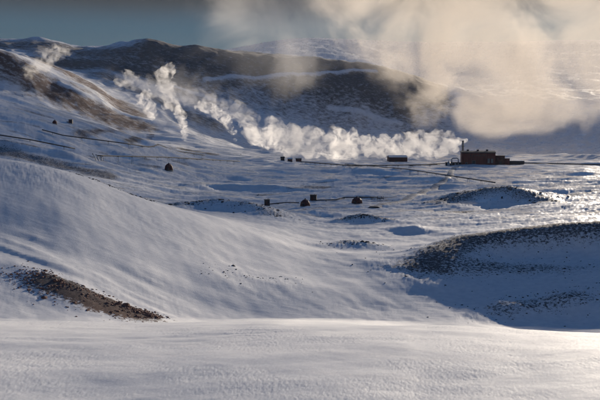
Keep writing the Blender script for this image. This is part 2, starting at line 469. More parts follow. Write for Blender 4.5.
# ---------------------------------------------------------------- terrain mesh
def build_terrain():
    half = math.radians(24.5)
    azd = np.linspace(-half, half, 1150)
    azo = np.linspace(half, 2 * math.pi - half, 130)[1:-1]
    az = np.concatenate([azd, azo])
    # radial spacing: even in picture rows over the near slope
    rows_near = np.concatenate([np.geomspace(9.5, 16.5, 40)[:-1], np.geomspace(16.5, 50, 400), np.geomspace(50.3, 64, 30)])
    d = np.concatenate([[.6, 1.5, 3, 5, 7, 8.5], rows_near, np.geomspace(66, 118, 26), np.geomspace(120, 1250, 420),
                        np.geomspace(1255, 3700, 330), np.geomspace(3720, 9300, 100), np.geomspace(9500, 15000, 20)])
    na, nd = len(az), len(d)
    A, Dm = np.meshgrid(az, d)                       # (nd, na)
    A = A.ravel(); Dm = Dm.ravel()
    Aw = np.where(A > math.pi, A - 2 * math.pi, A)
    # behind the camera the columns fade to the middle of the table's edge values
    x = Dm * np.sin(Aw); y = Dm * np.cos(Aw)
    z = np.empty_like(x); bare = np.empty_like(x); rough = np.empty_like(x)
    for s in range(0, len(x), 150000):
        e = slice(s, s + 150000)
        z[e], bare[e], rough[e], _, _ = height_parts(x[e], y[e])
    # fine relief, by distance ------------------------------------------------
    near = 1 - sstep(60, 90, Dm)
    u = x * .94 + y * .34; v = -x * .34 + y * .94          # along / across the wind
    grain = fbm(x / .13, y / .30, 3, .62)
    patchy = sstep(-.45, .45, fbm(u / 7.0, v / 4.5, 4, .6))
    pits = -sstep(.15, .8, fbm(x / .21 + 7, y / .45, 2)) * patchy
    z += near * (.0062 * grain * (.25 + .75 * patchy) + .008 * pits + .016 * fbm(u / 1.7, v / 1.1, 3) + .16 * fbm(u / 11, v / 6.5, 3)
                 + .045 * ridged(u / 7.5 + 4, v / 1.7, 3) * sstep(.0, .6, fbm(u / 16, v / 8, 2)))
    mid = sstep(80, 130, Dm) * (1 - sstep(900, 1500, Dm))
    m1 = .62 * mid * (1 - sstep(300, 480, Dm)); m2 = mid * sstep(300, 480, Dm)
    z += m1 * sstep(-.3, .7, fbm(x / 45 + 3, y / 38, 3)) * (.15 * fbm((x * .9 - y * .43) / 16, (x * .43 + y * .9) / 2.4, 3) + .05 * fbm(u / 2.6, v / .9, 3) + .03 * fbm(x / 1.1, y / 1.3, 2) + .14 * fbm(u / 30 + 9, v / 9, 2))
    z += m2 * (.60 * fbm(u / 26, v / 7, 4) + .30 * fbm(u / 7, v / 3.2, 3) + .12 * fbm(x / 3, y / 3.4, 2))
    # drift feathers on the near left hill
    c = xy_at(38, 300)
    q = np.hypot((x - c[0]) / 14, (y - c[1]) / 26)
    z += np.exp(-q * q) * (.22 * ridged((x * .5 + y) / 9, (x - .5 * y) / 3.0, 3))
    # long wind-cut streaks down the near left slope
    g0 = np.array(xy_at(0, base_dist(0, 238))); g1 = np.array(xy_at(125, base_dist(125, 288)))
    dv = (g1 - g0) / np.linalg.norm(g1 - g0)
    al = (x - g0[0]) * dv[0] + (y - g0[1]) * dv[1]; ac = -(x - g0[0]) * dv[1] + (y - g0[1]) * dv[0]
    ms = np.exp(-((al - 22) / 34) ** 2) * np.exp(-(ac / 15) ** 2) * (Dm > 100) * (Dm < 420)
    z += ms * (.46 * ridged(al / 60, ac / 5.5 + .6 * fbm(al / 30, ac / 12, 2), 2, .35) * sstep(-.2, .5, fbm(al / 24 + 3, ac / 8, 2)) + .35 * fbm(al / 60, ac / 10, 2))
    # lava blocks
    z += rough * mid * (.34 * ridged(x / 3.6, y / 3.6, 3, .6) + .24 * fbm(x / 1.5, y / 1.5, 2)) 
    # bands of bare ground far off
    brown = np.zeros_like(x)
    for k, (P, w, sq) in enumerate(BANDS_W):
        xs = [p[0] for p in P]; ys = [p[1] for p in P]
        R = 3 * w; Ry = R / sq
        m = (x > min(xs) - R) & (x < max(xs) + R) & (y > min(ys) - Ry) & (y < max(ys) + Ry)
        xm, ym = x[m], y[m]
        qq, st, _ = along(P, xm, ym, sq)
        qq = qq * (1 + .5 * fbm(xm / (w * 3), ym / (w * 6), 3))
        mk = st * np.exp(-(np.abs(qq) / w) ** 2.4)
        bare[m] = np.maximum(bare[m], mk)
        brown[m] = np.maximum(brown[m], mk * (.85 if k in (0, 2, 6) else .15))
    # thin gully pattern on the steep slopes far off
    farw = sstep(1500, 2500, Dm)
    bare = np.maximum(bare, farw * .42 * sstep(.0, .75, fbm(x / 260, y / 520, 4)) * (1 - sstep(6000, 8000, Dm)))
    # snow-covered benches and tracks along the slopes
    for P in BENCHES_W:
        xs = [p[0] for p in P]; ys = [p[1] for p in P]
        m = (x > min(xs) - 80) & (x < max(xs) + 80) & (y > min(ys) - 120) & (y < max(ys) + 120)
        qq, _, _ = along(P, x[m], y[m], .8)
        wd = 8.0
        e = np.exp(-(qq / wd) ** 2)
        z[m] += 2.5 * e
        bare[m] *= 1 - np.clip(.75 * e, 0, 1)
    # scattered stones on the flats
    flat = sstep(380, 520, Dm) * (1 - sstep(1200, 1700, Dm))
    bare = np.maximum(bare, flat * .62 * sstep(.1, .7, fbm(u / 60, v / 16, 4)))
    bare = np.maximum(bare, sstep(120, 150, Dm) * (1 - sstep(350, 480, Dm)) * .22 * sstep(.3, .9, fbm(u / 24 + 40, v / 12, 3)))
    rc = xy_at(90, 165)
    brown = np.maximum(brown, np.exp(-(((x - rc[0]) / 32) ** 2 + ((y - rc[1]) / 45) ** 2) ** 2))
    brown = np.maximum(brown, .10 * (Dm > 120))
    reach = np.clip(Dm / 420.0, .035, 14)
    crust = sstep(-.4, .4, fbm(u / 40, v / 14, 3)) * sstep(300, 520, Dm)
    ic = np.exp(-(((x - 300) / 170) ** 2 + ((y - 900) / 420) ** 2) ** 2)
    crust = np.maximum(crust, ic * sstep(-.5, .1, fbm(u / 30, v / 12, 3)))
    verts = np.stack([x, y, z], -1)
    verts = np.concatenate([verts, [[0, 0, z[:na].mean()]]])
    i = np.arange(nd - 1)[:, None] * na; j = np.arange(na)[None, :]
    jn = (j + 1) % na
    quads = np.stack([i + j, i + na + j, i + na + jn, i + jn], -1).reshape(-1, 4)
    # az grows clockwise, so this order faces up
    tris = np.stack([np.full(na, nd * na), np.arange(na), (np.arange(na) + 1) % na], -1)
    nq, ntri = len(quads), len(tris)
    me = bpy.data.meshes.new('snow_field')
    me.vertices.add(len(verts)); me.vertices.foreach_set('co', verts.ravel())
    loops = np.concatenate([quads.ravel(), tris.ravel()]).astype(np.int32)
    me.loops.add(len(loops)); me.loops.foreach_set('vertex_index', loops)
    starts = np.concatenate([np.arange(nq) * 4, nq * 4 + np.arange(ntri) * 3]).astype(np.int32)
    me.polygons.add(nq + ntri)
    me.polygons.foreach_set('loop_start', starts)
    me.polygons.foreach_set('use_smooth', np.ones(nq + ntri, bool))
    me.update(calc_edges=True)
    if me.polygons[nq // 2].normal.z < 0:
        me.flip_normals()
    def attr(name, val, last=0.0):
        a = me.attributes.new(name, 'FLOAT', 'POINT')
        a.data.foreach_set('value', np.concatenate([val, [last]]).astype(np.float32))
    attr('bare', bare); attr('brown', brown); attr('reach', reach, .035); attr('middle', sstep(55, 100, Dm))
    attr('far', sstep(500, 1500, Dm)); attr('crust', crust)
    o = bpy.data.objects.new('snow_field', me); COL.objects.link(o)
    me.materials.append(ground_mat())
    tag(o, kind='structure', label='snow covered valley floor, slopes and distant mountains with patches of bare ground')
    return o

LOWEST = min(v.co.z for v in build_terrain().data.vertices)

# ---------------------------------------------------------------- small parts of buildings
def add_box(bm, cx, cy, z0, sx, sy, sz, rz=0.0):
    m = Matrix.Translation((cx, cy, z0 + sz / 2)) @ Matrix.Rotation(rz, 4, 'Z') @ Matrix.Diagonal((sx, sy, sz, 1))
    return bmesh.ops.create_cube(bm, size=1.0, matrix=m)['verts']

def add_cyl(bm, p, q, r0, r1=None, seg=16, caps=True):
    p, q = Vector(p), Vector(q)
    d = q - p
    rot = d.to_track_quat('Z', 'Y').to_matrix().to_4x4()
    bmesh.ops.create_cone(bm, cap_ends=caps, cap_tris=False, segments=seg, radius1=r0, radius2=r0 if r1 is None else r1,
                          depth=d.length, matrix=Matrix.Translation((p + q) / 2) @ rot)

def add_tube(bm, pts, r, seg=10):
    """a swept tube with mitred bends"""
    pts = [Vector(p) for p in pts]
    rings = []
    up = Vector((0, 0, 1))
    for i, p in enumerate(pts):
        t = (pts[min(i + 1, len(pts) - 1)] - pts[max(i - 1, 0)]).normalized()
        a = t.cross(up)
        if a.length < 1e-3: a = Vector((1, 0, 0))
        a.normalize(); b_ = a.cross(t).normalized()
        rings.append([bm.verts.new(p + r * (math.cos(2 * math.pi * k / seg) * a + math.sin(2 * math.pi * k / seg) * b_)) for k in range(seg)])
    for R0, R1 in zip(rings[:-1], rings[1:]):
        for k in range(seg):
            bm.faces.new((R0[k], R0[(k + 1) % seg], R1[(k + 1) % seg], R1[k]))
    bm.faces.new(rings[0]); bm.faces.new(rings[-1])

def gable(bm, w, l, z0, h, rise, over=.0, axis='X'):
    """a closed ridge-roof prism; the ridge runs along the length l"""
    hw, hl = w / 2 + over, l / 2 + over
    pr = [(-hw, z0), (hw, z0), (hw, z0 + h), (0, z0 + h + rise), (-hw, z0 + h)]
    va = [bm.verts.new((-hl, y, z) if axis == 'X' else (y, -hl, z)) for y, z in pr]
    vb = [bm.verts.new((hl, y, z) if axis == 'X' else (y, hl, z)) for y, z in pr]
    bm.faces.new(va); bm.faces.new(vb[::-1])
    for k in range(5):
        bm.faces.new((va[k], va[(k + 1) % 5], vb[(k + 1) % 5], vb[k]))

M_red = clad_mat('dark_red_cladding', (.17, .038, .027), .9)
M_red2 = clad_mat('brown_red_cladding', (.10, .028, .02), .6)
M_roof = simple_mat('dark_roof', (.05, .046, .045), .6, .3, .4)
M_snow = simple_mat('roof_snow', (.80, .81, .83), .6, .04, .8)
M_dark = simple_mat('dark_steel', (.035, .034, .036), .55, .3, 1.5)
M_steel = simple_mat('galvanised_steel', (.38, .39, .40), .42, .2, 2.0, .6)
M_pipe = simple_mat('aluminium_pipe_lagging', (.05, .046, .045), .7, .3, .5)
M_conc = simple_mat('concrete', (.30, .285, .26), .85, .2, .8)
M_stack = simple_mat('weathered_stack', (.46, .36, .28), .7, .25, .3)
M_glass = simple_mat('dark_window_glass', (.03, .035, .045), .12, .2, .3, 0, 0)
M_stone = simple_mat('lava_stone', (.075, .066, .062), .9, .45, 1.4, 0, .4)
M_bstone = simple_mat('brown_stone', (.20, .105, .077), .9, .45, 1.6, 0, .4)

# ---------------------------------------------------------------- the power plant
def power_plant():
    p = ground(478.5, 164.3, 800)
    k = p.y / F                                            # metres to a photo pixel there
    root = empty('power_plant', p, math.radians(-7))
    tag(root, 'large dark red power plant hall with lower annexes on the snowy plain', 'power plant')
    W, H, D = 33 * k, 11.6 * k, 20 * k
    bm = bmesh.new(); add_box(bm, 0, D / 2, -3, W, D, H + 3)
    for x in np.linspace(-W / 2 + 3, W / 2 - 3, 9):        # pilasters
        add_box(bm, x, -.15, -3, .7, .5, H + 2.2)
    bm_obj('wall', bm, M_red, root)
    bm = bmesh.new()
    gable(bm, D, W, H, .9, 2.2, .7); bmesh.ops.translate(bm, verts=bm.verts, vec=(0, D / 2, 0))
    rf = bm_obj('roof', bm, M_roof, root)
    for x in (-W * .3, 0, W * .28):
        bm = bmesh.new(); add_box(bm, x, D * .5, H + 2.6, 3.4, 3.0, 2.2); add_box(bm, x, D * .5, H + 4.8, 4.0, 3.6, .4)
        bm_obj('vent', bm, M_dark, rf)
    bm = bmesh.new(); add_box(bm, 0, -.3, H - 1.3, W + .2, .5, .9); bm_obj('eaves_band', bm, M_dark, root)
    for x, w_, h_ in ((-W * .14, 5.2, 6.0), (-W * .36, 3.0, 3.2)):
        bm = bmesh.new(); add_box(bm, x, -.32, -.2, w_, .24, h_)
        dr = bm_obj('door', bm, M_dark, root)
        bm = bmesh.new(); add_box(bm, x, -.30, h_ - .2, w_ + .8, .5, .4); add_box(bm, x - w_ / 2 - .2, -.30, -.2, .4, .5, h_); add_box(bm, x + w_ / 2 + .2, -.30, -.2, .4, .5, h_)
        bm_obj('frame', bm, M_conc, dr)
    for x in (W * .30, W * .40):
        bm = bmesh.new(); add_box(bm, x, -.35, 2.2, 3.6, .3, 7.5)
        for q in range(9): add_box(bm, x, -.56, 2.5 + q * .8, 3.3, .25, .25)
        bm_obj('louvre', bm, M_conc, root)
    for x in np.linspace(-W * .24, W * .2, 6):
        bm = bmesh.new(); add_box(bm, x, -.31, H - 5.4, 2.8, .16, 1.5)
        wn = bm_obj('window', bm, M_glass, root)
        bm = bmesh.new(); add_box(bm, x, -.30, H - 5.75, 3.2, .4, .3); bm_obj('sill', bm, M_dark, wn)
    # annexes to the right
    w1, h1, d1 = 9.3 * k, 8.3 * k, 15 * k
    bm = bmesh.new(); add_box(bm, W / 2 + w1 / 2, d1 / 2 + 3, -3, w1, d1, h1 + 3); an = bm_obj('annex', bm, M_red2, root)
    bm = bmesh.new(); add_box(bm, W / 2 + w1 / 2 + .3, d1 / 2 + 3, h1, w1 + .9, d1 + 1.2, .8); bm_obj('roof', bm, M_roof, an)
    bm = bmesh.new(); add_box(bm, W / 2 + w1 * .55, 2.8, .0, 4.2, .3, 4.6); bm_obj('door', bm, M_dark, an)
    for q in (.2, .8):
        bm = bmesh.new(); add_box(bm, W / 2 + w1 * q, 2.82, h1 - 5.2, 2.4, .3, 1.6); bm_obj('window', bm, M_glass, an)
    w2, h2 = 5.2 * k, 5.8 * k
    bm = bmesh.new(); add_box(bm, W / 2 + w1 + w2 / 2, 16, -3, w2, 16, h2 + 3); a2 = bm_obj('annex', bm, M_red, root)
    bm = bmesh.new(); add_box(bm, W / 2 + w1 + w2 / 2 + .2, 16, h2, w2 + .5, 17, .6); bm_obj('roof', bm, M_snow, a2)
    w3, h3 = 15 * k, 3.2 * k
    bm = bmesh.new(); add_box(bm, W / 2 + w1 + w2 + w3 / 2, 20, -3, w3, 10, h3 + 3); a3 = bm_obj('annex', bm, M_dark, root)
    bm = bmesh.new(); add_box(bm, W / 2 + w1 + w2 + w3 / 2 + .2, 20, h3, w3 + .5, 11, .5); bm_obj('roof', bm, M_snow, a3)
    # stack
    q = ground(467.6, 163.6, 800); q.y += 3
    q = Vector((p.x + (467.6 - 478.5) * k, p.y + D * .2, p.z))
    st = empty('chimney_stack', Vector((q.x, p.y + D + 9, zat(q.x, p.y + D + 9))))
    tag(st, 'tall slim tan chimney stack rising behind the red power plant hall', 'chimney')
    hs = (163.8 - 140.6) * k * 1.02
    bm = bmesh.new(); add_cyl(bm, (0, 0, -2), (0, 0, hs), 2.1, 1.7, 24); bm_obj('shaft', bm, M_stack, st, True)
    bm = bmesh.new(); add_cyl(bm, (0, 0, hs - .6), (0, 0, hs + .5), 2.05, 2.05, 24); bm_obj('rim', bm, M_dark, st)
    for zz in (hs * .45, hs * .75):
        bm = bmesh.new(); add_cyl(bm, (0, 0, zz), (0, 0, zz + .35), 2.5, 2.5, 24)
        for t in range(12): add_cyl(bm, (2.4 * math.cos(t * .5236), 2.4 * math.sin(t * .5236), zz), (2.4 * math.cos(t * .5236), 2.4 * math.sin(t * .5236), zz + 1.3), .05, seg=5)
        bm_obj('platform', bm, M_dark, st)
    bm = bmesh.new(); add_cyl(bm, (-.35, -1.9, 0), (-.35, -1.55, hs), .06, seg=6); add_cyl(bm, (.35, -1.9, 0), (.35, -1.55, hs), .06, seg=6)
    for t in range(int(hs / .8)): add_box(bm, 0, -1.9 + .35 * t * .8 / hs, t * .8, .7, .06, .06)
    bm_obj('ladder', bm, M_dark, st)
    # pump house, pipe loop and separator at the left end
    def place(px, off=0.0):
        x = p.x + (px - 478.5) * k; y = p.y + off
        return Vector((x, y, zat(x, y)))
    v = place(454.3, 6)
    ph = empty('pump_house', v, math.radians(-5)); tag(ph, 'low dark pump house with flat roof left of the red plant hall', 'shed')
    bm = bmesh.new(); add_box(bm, 0, 5, -3, 15.5 * k, 10, 2.6 * k + 3); bm_obj('wall', bm, M_dark, ph)
    bm = bmesh.new(); add_box(bm, 0, 5, 2.6 * k, 15.5 * k + .8, 10.8, .5); bm_obj('roof', bm, M_roof, ph)
    bm = bmesh.new(); add_box(bm, 3.0, -.1, 0, 2.6, .16, 3.2); bm_obj('door', bm, M_steel, ph)
    v = place(455.2, 2.0)
    lp = empty('pipe_loop', v); tag(lp, 'arched pale steel pipe loop above the dark pump house', 'pipe loop')
    hw, hh = 3.3 * k, 7.2 * k
    pts = [(-hw, 0, -1), (-hw, 0, hh - 3)] + [(-hw + 3 - 3 * math.cos(a), 0, hh - 3 + 3 * math.sin(a)) for a in np.linspace(.2, 1.57, 6)]
    pts += [(hw - 3 + 3 * math.sin(a), 0, hh - 3 + 3 * math.cos(a)) for a in np.linspace(0, 1.4, 6)] + [(hw, 0, hh - 3), (hw, 0, -1)]
    bm = bmesh.new(); add_tube(bm, pts, .95, 12); bm_obj('pipe', bm, M_steel, lp, True)
    for sx in (-1, 1):
        bm = bmesh.new(); add_cyl(bm, (sx * hw, 0, hh * .45), (sx * hw, 0, hh * .45 + .5), 1.35, seg=16); bm_obj('flange', bm, M_dark, lp)
    v = place(448.8, 1.0)
    sep = empty('steam_separator', v); tag(sep, 'squat domed steel separator tank at the left end of the plant', 'tank')
    bm = bmesh.new(); add_cyl(bm, (0, 0, -2), (0, 0, 3.2 * k), 1.5 * k, seg=20)
    bmesh.ops.create_uvsphere(bm, u_segments=20, v_segments=10, radius=1.5 * k, matrix=Matrix.Translation((0, 0, 3.2 * k)) @ Matrix.Diagonal((1, 1, .55, 1)))
    bm_obj('shell', bm, M_steel, sep, True)
    bm = bmesh.new(); add_cyl(bm, (0, 0, 3.9 * k), (0, 0, 5.2 * k), .4, seg=8); bm_obj('outlet', bm, M_dark, sep)
    return p, k
PLANT, KP = power_plant()

# ---------------------------------------------------------------- barn and huts
def gable_hut(px, row, wpx, hpx, label, roofmat, wallmat, rz=0.0, cat='building', lpx=None, name='shed', group=None):
    p = ground(px, row, 300); k = p.y / F
    root = empty(name, p, rz); tag(root, label, cat, group)
    l, w = wpx * k, (lpx or wpx * .55) * k; rise = hpx * k * .3; h = hpx * k - rise
    bm = bmesh.new(); gable(bm, w, l, -2.5, h + 2.5, rise); bm_obj('wall', bm, wallmat, root)
    bm = bmesh.new()
    hw = w / 2 + .5; hl = l / 2 + .5; t = .35; zr = h + rise + .05; ze = h - .5 * rise / (w / 2) + .05
    pr = [(-hw, ze), (0, zr), (hw, ze), (hw, ze + t), (0, zr + t), (-hw, ze + t)]
    va = [bm.verts.new((-hl, y, z)) for y, z in pr]; vb = [bm.verts.new((hl, y, z)) for y, z in pr]
    bm.faces.new(va); bm.faces.new(vb[::-1])
    for q in range(6): bm.faces.new((va[q], va[(q + 1) % 6], vb[(q + 1) % 6], vb[q]))
    bm_obj('roof', bm, roofmat, root)
    bm = bmesh.new(); add_box(bm, -l * .12, -w / 2 - .05, -.2, min(3.2, l * .25), .12, min(3.2, h * .75)); bm_obj('door', bm, M_dark, root)
    for q in (.15, .34):
        bm = bmesh.new(); add_box(bm, l * q, -w / 2 - .04, h * .45, min(1.6, l * .1), .10, min(1.2, h * .3)); bm_obj('window', bm, M_glass, root)
    return root

gable_hut(397.2, 161.6, 18.5, 6.3, 'long dark red barn with snow on its roof left of the plant', M_snow, M_red2, math.radians(8), 'barn', 9, 'barn')
gable_hut(282.6, 160.3, 3.6, 3.6, 'smallest dark shed at the left end of a trio below the steam', M_roof, M_dark, .2, 'shed', None, 'shed')
gable_hut(290.0, 161.2, 4.6, 3.4, 'reddish shed with a snow patch in the middle of a trio', M_snow, M_red2, -.1, 'shed')
gable_hut(298.6, 161.4, 5.4, 3.0, 'low red shed at the right end of a trio below the steam', M_roof, M_red, .1, 'shed')

def box_hut(px, row, wpx, hpx, label, rz=0.0, mat=None, lean=False, group=None):
    p = ground(px, row, 300); k = p.y / F
    root = empty('well_hut', p, rz); tag(root, label, 'hut', group)
    w, h = wpx * k, hpx * k
    bm = bmesh.new(); add_box(bm, 0, w * .4, -2, w, w * .8, h + 2); bm_obj('wall', bm, mat or M_dark, root)
    bm = bmesh.new(); add_box(bm, 0, w * .4, h, w + .5, w * .8 + .5, .3); rf = bm_obj('roof', bm, M_roof, root)
    bm = bmesh.new(); add_cyl(bm, (w * .2, w * .4, h), (w * .2, w * .4, h + .9), .28, seg=10); bm_obj('vent', bm, M_steel, rf)
    bm = bmesh.new(); add_box(bm, -w * .1, -.06, -.1, w * .3, .12, h * .7); bm_obj('door', bm, M_red2, root)
    bm = bmesh.new(); add_box(bm, w * .3, -.05, h * .5, w * .16, .1, h * .2); bm_obj('window', bm, M_glass, root)
    if lean:
        bm = bmesh.new(); add_box(bm, -w * .78, w * .4, -2, w * .54, w * .6, h * .45 + 2); bm_obj('lean_to', bm, M_roof, root)
    return root

def dome_hut(px, row, wpx, hpx, label, group=None, tint=None):
    p = ground(px, row, 300); k = p.y / F
    root = empty('dome_hut', p, random.uniform(-.3, .3)); tag(root, label, 'dome hut', group)
    r = wpx * k / 2; h = hpx * k
    bm = bmesh.new(); bmesh.ops.create_icosphere(bm, subdivisions=2, radius=1.0)
    bmesh.ops.bisect_plane(bm, geom=bm.verts[:] + bm.edges[:] + bm.faces[:], plane_co=(0, 0, -.18), plane_no=(0, 0, 1), clear_inner=True)
    bmesh.ops.holes_fill(bm, edges=[e for e in bm.edges if e.is_boundary], sides=0)
    bmesh.ops.transform(bm, matrix=Matrix.Diagonal((r, r, h / 1.18, 1)) @ Matrix.Translation((0, 0, .18)), verts=bm.verts)
    bm_obj('shell', bm, tint or M_red2, root)
    bm = bmesh.new(); add_cyl(bm, (0, 0, -1.5), (0, 0, .25), r * 1.02, seg=20); bm_obj('plinth', bm, M_conc, root)
    bm = bmesh.new(); add_cyl(bm, (0, 0, h - .15), (0, 0, h + .55), .5, .35, 10); bm_obj('vent', bm, M_dark, root)
    bm = bmesh.new(); add_box(bm, -.2 * r, -r * .93, 0, .42 * r, .5 * r, h * .42); bm_obj('door', bm, M_dark, root)
    return root

box_hut(267.2, 205.3, 5.2, 5.4, 'dark square hut, farthest left of the group on the open snow', .12)
box_hut(313.2, 200.6, 6.4, 5.4, 'dark square hut standing behind the two dome huts', -.1)
dome_hut(305.2, 206.0, 10.4, 7.0, 'dark red dome hut close to the dark square hut behind it')
dome_hut(357.0, 203.4, 11.2, 6.6, 'dark red dome hut at the end of a pipe, alone on snow')
dome_hut(168.8, 170.2, 8.6, 7.2, 'rust red dome hut beside the long pipeline on the left')
dome_hut(54.8, 123.8, 4.8, 3.8, 'tiny dark dome hut on the upper left snow slope')
box_hut(70.4, 123.2, 3.6, 3.6, 'tiny dark square hut with lean-to on the upper left slope', 0, M_dark, True)

# ---------------------------------------------------------------- pipelines
def resample(P, step):
    out = [P[0]]
    for a_, b_ in zip(P[:-1], P[1:]):
        n = max(1, int((b_ - a_).length / step))
        for q in range(1, n + 1): out.append(a_.lerp(b_, q / n))
    return out

def pipeline(pix, r, lift, label, name='pipeline', step=12.0, sup=3, mat=None):
    P = [ground(px, rw, 250) for px, rw in pix]
    C_ = [Vector((q.x, q.y, zat(q.x, q.y))) for q in P if q is not None]
    need = [0.0] * len(C_)
    segs = []
    for i in range(len(C_) - 1):
        n = max(2, int((C_[i + 1] - C_[i]).length / step))
        pts = [C_[i].lerp(C_[i + 1], q / n) for q in range(n + 1)]
        up = max(zat(q.x, q.y) - q.z for q in pts)
        for j in (i, i + 1): need[j] = max(need[j], min(up, 3.5))
        segs.append(n)
    C_ = [q + Vector((0, 0, nd + lift + r)) for q, nd in zip(C_, need)]
    P = [C_[0]]
    for i, n in enumerate(segs):
        for q in range(1, n + 1): P.append(C_[i].lerp(C_[i + 1], q / n))
    zs = [zat(q.x, q.y) for q in P]
    P = [Vector((q.x, q.y, max(q.z, z_ + r * .7))) for q, z_ in zip(P, zs)]
    c = P[len(P) // 2].copy(); c.z -= lift
    root = empty(name, c); tag(root, label, 'pipeline')
    bm = bmesh.new(); add_tube(bm, [q - c for q in P], r, 10); bm_obj('pipe', bm, mat or M_pipe, root, True)
    n = max(sup, len(P) // 80 + 1)
    for i in range(1, len(P) - 1, n):
        q = P[i] - c; g_ = zs[i] - c.z
        t = (P[i + 1] - P[i - 1]).normalized(); s_ = Vector((-t.y, t.x, 0)).normalized() * (r + .25)
        bm = bmesh.new()
        for sg in (-1, 1): add_cyl(bm, (q.x + sg * s_.x, q.y + sg * s_.y, g_ - 1.0), (q.x + sg * s_.x, q.y + sg * s_.y, q.z), .14, seg=6)
        add_cyl(bm, tuple(Vector((q.x, q.y, q.z - r - .1)) - s_), tuple(Vector((q.x, q.y, q.z - r - .1)) + s_), .14, seg=6)
        bm_obj('support', bm, M_dark, root)
    return root

pipeline([(97, 160), (165, 161.3), (240, 164.5)], .62, .9, 'long dark pipeline running past the rust red dome hut on the left')
pipeline([(345, 167), (405, 172.5), (495, 186)], .60, .8, 'dark pipeline slanting down across the plain in front of the plant')
pipeline([(-20, 134), (30, 141.5), (75, 150)], .6, .9, 'dark pipeline climbing the lower left slope to the photo edge')
pipeline([(42, 131), (63, 138), (125, 147.5), (205, 158.5)], .6, .8, 'thin pipeline crossing the left plain below the steam plumes')
pipeline([(512, 164.6), (620, 167)], 1.0, 1.0, 'thick dark pipeline leaving the plant towards the right')
pipeline([(316, 201.5), (336, 201.0), (344, 198.6), (378, 198.4)], .42, .5, 'short pipeline between the square hut and the valve frame')
pipeline([(270, 205), (286, 203.4), (299, 203.6)], .34, .4, 'short pipe joining the left square hut to the dome hut')
pipeline([(300, 163.2), (352, 168.0), (440, 166.4)], .8, .9, 'dark pipeline running from the trio of sheds to the plant')
pipeline([(410, 166.5), (430, 165.0), (448, 164.2)], .7, .7, 'short fat pipeline entering the plant from the left')

def valve_frame():
    p = ground(380.5, 199.6, 300); k = p.y / F
    root = empty('valve_frame', p); tag(root, 'pale steel valve frame where the snowy road meets the pipe', 'valve frame')
    w, h, d = 6.4 * k, 3.2 * k, 1.6
    for sx in (-1, -.1, 1):
        for y in (0, d):
            bm = bmesh.new(); add_box(bm, sx * w / 2, y, -1, .22, .22, h + 1); bm_obj('post', bm, M_steel, root)
    bm = bmesh.new(); add_box(bm, 0, 0, h, w + .3, .26, .26); add_box(bm, 0, d, h, w + .3, .26, .26); bm_obj('beam', bm, M_steel, root)
    bm = bmesh.new(); add_cyl(bm, (-w / 2 - .3, d / 2, h * .45), (w / 2 + .3, d / 2, h * .45), .42, seg=12); bm_obj('pipe', bm, M_pipe, root, True)
    bm = bmesh.new(); add_cyl(bm, (w * .2, d / 2, h * .45), (w * .2, d / 2, h * .95), .16, seg=8); add_cyl(bm, (w * .2, d / 2, h * .95), (w * .2, d / 2, h), .55, seg=16); bm_obj('handwheel', bm, M_red, root)
valve_frame()

for i, (px, rw, hp, lean, lab) in enumerate(((96.2, 160.6, 6.8, -.55, 'leftmost curved vent pipe at the left end of the long pipeline'),
                               (99.0, 160.7, 6.0, -.5, 'middle curved vent pipe at the left end of the long pipeline'),
                               (102.2, 160.8, 5.0, -.45, 'shortest, rightmost vent pipe at the end of the long pipeline'))):
    p = ground(px, rw, 250); k = p.y / F; h = hp * k
    o = empty('vent_pipe', p); tag(o, lab, 'vent pipe', 'vent pipes at the end of the long pipeline')
    bm = bmesh.new(); add_tube(bm, [(lean * h * t * t, 0, -1 + (h + 1) * t) for t in np.linspace(0, 1, 9)], .42, 10); bm_obj('pipe', bm, M_steel, o, True)
    bm = bmesh.new(); add_cyl(bm, (lean * h * .93, 0, h * .97), (lean * h, 0, h + .15), .62, seg=12); bm_obj('mouth', bm, M_dark, o)
p = ground(240.8, 155.4, 800)
o = empty('marker_post', p); tag(o, 'lone dark marker post on the snow right of the steam plumes', 'post')
bm = bmesh.new(); add_cyl(bm, (0, 0, -1), (0, 0, 2.4), .22, .16, 10); bm_obj('pole', bm, M_dark, o)
bm = bmesh.new(); add_box(bm, 0, -.25, 1.5, 1.4, .1, 1.0); bm_obj('board', bm, M_dark, o)

# ---------------------------------------------------------------- roads on the plain
def road_mat():
    m, nt, out = new_mat('packed_snow_road'); L = nt.links.new
    b = N(nt, 'ShaderNodeBsdfPrincipled', Roughness=.55)
    geo = N(nt, 'ShaderNodeNewGeometry')
    n = N(nt, 'ShaderNodeTexNoise', Scale=.35, Detail=6.0, Roughness=.65); L(geo.outputs['Position'], n.inputs['Vector'])
    r = N(nt, 'ShaderNodeValToRGB'); r.color_ramp.elements[0].position = .38; r.color_ramp.elements[1].position = .62
    r.color_ramp.elements[0].color = (.17, .135, .11, 1); r.color_ramp.elements[1].color = (.74, .72, .70, 1)
    L(n.outputs['Fac'], r.inputs['Fac']); L(r.outputs['Color'], b.inputs['Base Color'])
    bp = N(nt, 'ShaderNodeBump', Strength=.4, Distance=.1); L(n.outputs['Fac'], bp.inputs['Height']); L(bp.outputs['Normal'], b.inputs['Normal'])
    L(b.outputs[0], out.inputs['Surface'])
    return m
M_road = road_mat()
